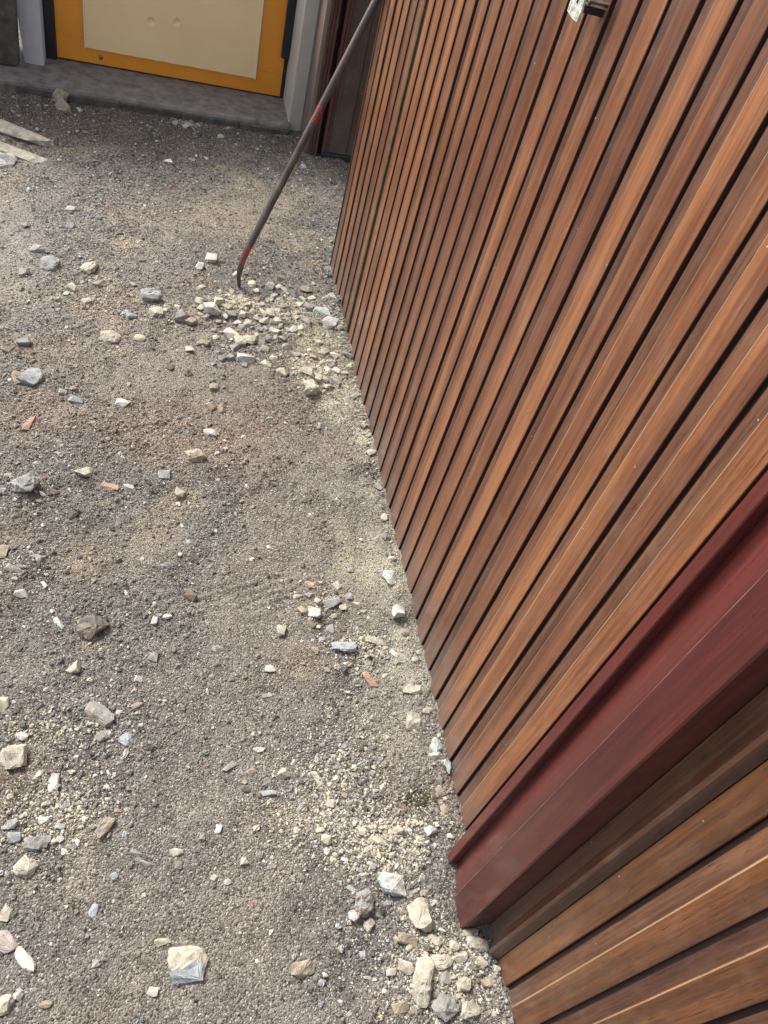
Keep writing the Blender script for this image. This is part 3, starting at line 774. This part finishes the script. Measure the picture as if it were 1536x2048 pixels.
SMALL = [(678,656,20,13,'c'),(611,580,25,11,'t'),(262,628,22,18,'b'),(312,625,28,16,'c'),(381,643,26,13,'t'),(440,603,22,14,'c'),(406,684,26,16,'t'),
 (280,677,22,14,'c'),(421,812,20,17,'t'),(443,817,20,18,'t'),(341,734,17,15,'n'),(376,745,17,18,'n'),(428,773,18,14,'t'),(532,729,22,14,'c'),(564,744,24,17,'c'),
 (240,467,14,9,'n'),(49,452,19,12,'g'),(141,452,18,10,'g'),(48,546,20,14,'g'),(200,567,21,16,'t'),(47,684,25,24,'g'),(15,694,24,20,'t'),(126,783,18,16,'g'),
 (148,778,16,12,'t'),(74,496,25,16,'b'),(148,1031,20,18,'d'),(309,1241,12,20,'w'),(333,1233,22,13,'w'),(382,1190,26,24,'n'),(159,1115,10,9,'d'),(75,1116,24,15,'g'),
 (26,1136,34,16,'c'),(5,1105,20,30,'t'),(42,1187,30,18,'w'),(308,1314,20,26,'g'),(277,1359,18,18,'w'),(6,1407,26,30,'c'),(43,1472,28,18,'w'),(120,1678,16,15,'w'),
 (88,1640,24,18,'w'),(120,1652,24,15,'b'),(100,1607,34,13,'c'),(236,1622,16,8,'r'),(206,1472,30,22,'g'),(276,1412,26,18,'t'),(13,1826,22,36,'c'),(228,1753,14,18,'b'),
 (306,1984,22,24,'c'),(34,1992,20,18,'c'),(91,2010,28,17,'t'),(272,1706,28,12,'b'),(287,1726,40,10,'g'),(353,1704,28,16,'c'),(490,1723,18,20,'c'),(436,1658,14,20,'w'),
 (428,1755,17,15,'c'),(455,1764,16,14,'c'),(652,1680,26,24,'c'),(655,1703,16,18,'w'),(704,1779,26,12,'m'),(534,1391,19,9,'w'),(518,1500,26,12,'w'),(503,1545,24,18,'t'),
 (492,1580,18,14,'d'),(661,1607,18,18,'c'),(600,1617,12,26,'g'),(765,1151,14,12,'g'),(607,1221,20,24,'t'),(596,1194,18,14,'c'),(619,1190,20,16,'g'),(621,1170,28,15,'t'),
 (660,1260,18,26,'g'),(879,1563,15,22,'g'),(795,1660,26,20,'c'),(760,1682,34,20,'c'),(711,1211,22,16,'c'),(773,1808,20,12,'b'),(829,1786,20,17,'g'),(850,1786,20,14,'t'),
 (784,1944,26,17,'p'),(804,1826,26,18,'t'),(908,1892,22,18,'c'),(1008,1994,12,24,'g'),(350,247,10,8,'c'),(373,252,14,10,'c'),(384,243,10,9,'t'),(441,273,12,7,'c'),
 (157,221,12,6,'w'),(383,320,14,6,'w'),(412,318,12,5,'w'),(336,323,18,7,'w'),(662,342,13,9,'b'),(140,417,18,8,'w'),(257,974,24,11,'w'),(133,588,12,8,'w'),
 (483,558,8,7,'c'),(490,730,14,12,'g'),(460,715,15,13,'g'),(470,695,18,14,'g'),(425,725,14,12,'b'),(443,718,13,12,'g'),(560,600,14,12,'c'),(700,1140,14,12,'g'),
 (686,1215,16,14,'c'),(675,1335,16,14,'c'),(655,1340,12,12,'c'),(630,1300,16,12,'t'),(700,1330,18,10,'t'),(180,1360,14,10,'c'),(95,1380,18,10,'c'),(820,1895,20,16,'c'),
 (735,1700,18,12,'c'),(690,1720,16,10,'w'),(720,1740,14,12,'g'),(700,1845,12,10,'c'),(640,1660,20,12,'c'),(590,1700,10,10,'c'),(545,1715,12,10,'w'),(540,1735,14,12,'g')]
n_ = 0
rp = random.Random(21)
for (u, v, a, b_, c_) in SMALL:
    small(u, v, a, b_, rp.uniform(-25, 25), c_, rp.choice(['chip', 'chip', 'block', 'round']), 400 + n_); n_ += 1; used.append((u, v, max(a, b_) * .5))
# loose small chips: denser in the piles
pile_px = [(470,615,75,38,36),(590,620,75,42,30),(480,690,80,32,14),(640,730,55,45,18),(645,1205,55,50,7),(735,1300,55,45,8),(790,1700,90,60,10),(870,1930,90,90,6),
           (60,975,50,40,5),(60,1140,60,40,3),(110,1620,80,60,6),(690,1520,110,100,8),(250,600,110,50,6)]
for (cu, cv, ru, rv, num) in pile_px:
    k = 0; tries = 0
    while k < num and tries < 400:
        tries += 1
        u = rp.gauss(cu, ru * .6); v = rp.gauss(cv, rv * .6)
        p, _ = at(u, v)
        if p.x > XD - .012 or u < 4 or (p.y < .45 and p.x > .49): continue
        s_ = rp.uniform(9, 16)
        if any((u - a) ** 2 + (v - b_) ** 2 < (r_ + s_ * .4) ** 2 for a, b_, r_ in used): continue
        c_ = rp.choice('cccctwgg' if v < 850 else 'ccttwggn')
        small(u, v, s_ * rp.uniform(.9, 1.4), s_ * rp.uniform(.7, 1.0), rp.uniform(-60, 60), c_, rp.choice(['chip', 'block', 'chip']), 400 + n_)
        n_ += 1; k += 1; used.append((u, v, s_ * .5))

for (u, v, c_) in ((706,735,'c'),(731,850,'t'),(748,905,'c'),(762,975,'g'),(771,1035,'c'),(776,1072,'g'),(787,1118,'c'),(812,1265,'t'),(833,1320,'c'),(845,1352,'g'),(858,1420,'c'),(882,1580,'c'),(893,1620,'t'),(904,1672,'c')):
    small(u - 3, v, rp.uniform(14, 24), rp.uniform(11, 17), rp.uniform(-50, 50), c_, 'chip', 400 + n_); n_ += 1

# ------------------------------------------------------------------ grit: too many to count
def build_grit():
    N = 260000
    r = np.random.RandomState(5)
    # candidates, thinned with distance
    x = r.uniform(-.95, .80, N * 3); y = .05 + 3.24 * r.rand(N * 3) ** 1.35
    wt = np.full(x.shape, .30) + .45 * np.clip(fbm(x, y, 6, 3) + .25, 0, 1)
    wt = wt * (1 - .72 * packed(x, y)) + .5 * (x > .53) * (x < .56)
    for (cx, cy, rx, ry, hh, w_, kd) in PILES: wt = wt + .16 * w_ * ell(x, y, cx, cy, rx, ry)
    keep = r.rand(len(x)) < wt
    ok = ~((x > .505) & (y < .44) & (y > .27)) & ~((x > .558) & (y < 2.33))
    x = x[keep & ok][:N]; y = y[keep & ok][:N]; n = len(x)
    pile = np.zeros(n); cream = np.zeros(n); wht = np.zeros(n)
    for (cx, cy, rx, ry, hh, w_, kd) in PILES:
        e_ = w_ * ell(x, y, cx, cy, rx, ry); pile += e_
        if kd == 'c': cream += e_
        if kd == 'w': wht += e_
    u = r.rand(n)
    size = .00100 * (1 - u) ** (-1 / 3.3)                      # power law, radius
    size = size * (1 + .18 * np.clip(pile, 0, 3.5)) * (1 + .10 * y)
    size = np.clip(size, .0010, .0058)
    z = height(x, y) + size * .15
    asp = r.uniform(.45, 1.0, (n, 3)); asp[:, 0] = r.uniform(.8, 1.35, n); asp[:, 2] *= .85
    scl = size[:, None] * asp
    rot = np.stack([r.normal(0, .35, n), r.normal(0, .35, n), r.uniform(0, 6.28, n)], -1)
    col = soil(x, y) * r.uniform(.55, 1.35, n)[:, None]
    pal = r.rand(n); ppale = np.clip(.16 + .25 * np.clip(cream, 0, 2.6) + .13 * np.clip(pile, 0, 3) + .10 * np.clip(wht, 0, 2) + 40 * (size - .0016), 0, .88)
    A = np.array([[.46, .42, .33], [.60, .58, .52], [.37, .32, .25], [.28, .275, .265], [.36, .375, .38], [.54, .51, .43]])
    pc = A[r.randint(0, 6, n)] * r.uniform(.75, 1.15, n)[:, None]
    cr = np.array([.54, .50, .39]) * r.uniform(.75, 1.15, n)[:, None]
    usec = r.rand(n) < np.clip(cream * .45, 0, .8)
    pc = np.where(usec[:, None], cr, pc)
    col = np.where((pal < ppale)[:, None], pc, col)
    dkm = r.rand(n) < .10; col[dkm] *= .45
    rd = r.rand(n) < .006; col[rd] = np.array([.33, .19, .14])
    me = bpy.data.meshes.new('soil_grit')
    me.vertices.add(n); me.vertices.foreach_set('co', np.stack([x, y, z], -1).ravel())
    for nm, d_, tp in (('scl', scl, 'FLOAT_VECTOR'), ('rot', rot, 'FLOAT_VECTOR')):
        a = me.attributes.new(nm, tp, 'POINT'); a.data.foreach_set('vector', d_.ravel().astype(np.float32))
    a = me.attributes.new('col', 'FLOAT_COLOR', 'POINT'); c4 = np.ones((n, 4), np.float32); c4[:, :3] = col; a.data.foreach_set('color', c4.ravel())
    a = me.attributes.new('idx', 'INT', 'POINT'); a.data.foreach_set('value', r.randint(0, 7, n).astype(np.int32))
    o = bpy.data.objects.new('soil_grit', me); C.objects.link(o); o['kind'] = 'stuff'
    tag(o, 'countless small chips and grit of crushed stone over the soil', 'grit')
    b = NB('grit_stone'); at2 = b.n('ShaderNodeAttribute'); at2.attribute_type = 'INSTANCER'; at2.attribute_name = 'col'
    nn = b.noise(b.coord('World', (500,) * 3), 1, 3, .6)
    c_ = b.mix(b.math('MULTIPLY', b.mask(nn, .45, .75), .35), at2.outputs['Color'], (.10, .085, .07))
    mat = b.fin(c_, .92, spec=.2)
    ng = bpy.data.node_groups.new('grit', 'GeometryNodeTree')
    ng.interface.new_socket('Geometry', in_out='INPUT', socket_type='NodeSocketGeometry')
    ng.interface.new_socket('Geometry', in_out='OUTPUT', socket_type='NodeSocketGeometry')
    N_ = ng.nodes.new; L_ = ng.links.new
    gi = N_('NodeGroupInput'); go = N_('NodeGroupOutput')
    join = N_('GeometryNodeJoinGeometry')
    for k in range(7):
        ico = N_('GeometryNodeMeshIcoSphere'); ico.inputs['Radius'].default_value = 1; ico.inputs['Subdivisions'].default_value = 2
        pos = N_('GeometryNodeInputPosition'); nz = N_('ShaderNodeTexNoise'); nz.inputs['Scale'].default_value = 1.05; nz.inputs['Detail'].default_value = 2
        ad = N_('ShaderNodeVectorMath'); ad.operation = 'ADD'; ad.inputs[1].default_value = (k * 7.3, k * 3.1, k * 1.7)
        L_(pos.outputs[0], ad.inputs[0]); L_(ad.outputs[0], nz.inputs['Vector'])
        sb = N_('ShaderNodeVectorMath'); sb.operation = 'SUBTRACT'; sb.inputs[1].default_value = (.5, .5, .5); L_(nz.outputs['Color'], sb.inputs[0])
        sc = N_('ShaderNodeVectorMath'); sc.operation = 'SCALE'; sc.inputs['Scale'].default_value = 2.1; L_(sb.outputs[0], sc.inputs[0])
        sp = N_('GeometryNodeSetPosition'); L_(ico.outputs['Mesh'], sp.inputs['Geometry']); L_(sc.outputs[0], sp.inputs['Offset'])
        sm = N_('GeometryNodeSetMaterial'); sm.inputs['Material'].default_value = mat; L_(sp.outputs[0], sm.inputs['Geometry'])
        ti = N_('GeometryNodeGeometryToInstance'); L_(sm.outputs[0], ti.inputs[0]); L_(ti.outputs[0], join.inputs[0])
    ip = N_('GeometryNodeInstanceOnPoints'); ip.inputs['Pick Instance'].default_value = True
    L_(gi.outputs[0], ip.inputs['Points']); L_(join.outputs[0], ip.inputs['Instance'])
    def na(nm, tp):
        q = N_('GeometryNodeInputNamedAttribute'); q.data_type = tp; q.inputs['Name'].default_value = nm; return q.outputs[0]
    L_(na('idx', 'INT'), ip.inputs['Instance Index']); L_(na('scl', 'FLOAT_VECTOR'), ip.inputs['Scale'])
    er = N_('FunctionNodeEulerToRotation'); L_(na('rot', 'FLOAT_VECTOR'), er.inputs[0]); L_(er.outputs[0], ip.inputs['Rotation'])
    L_(ip.outputs[0], go.inputs[0])
    md = o.modifiers.new('grit', 'NODES'); md.node_group = ng
build_grit()
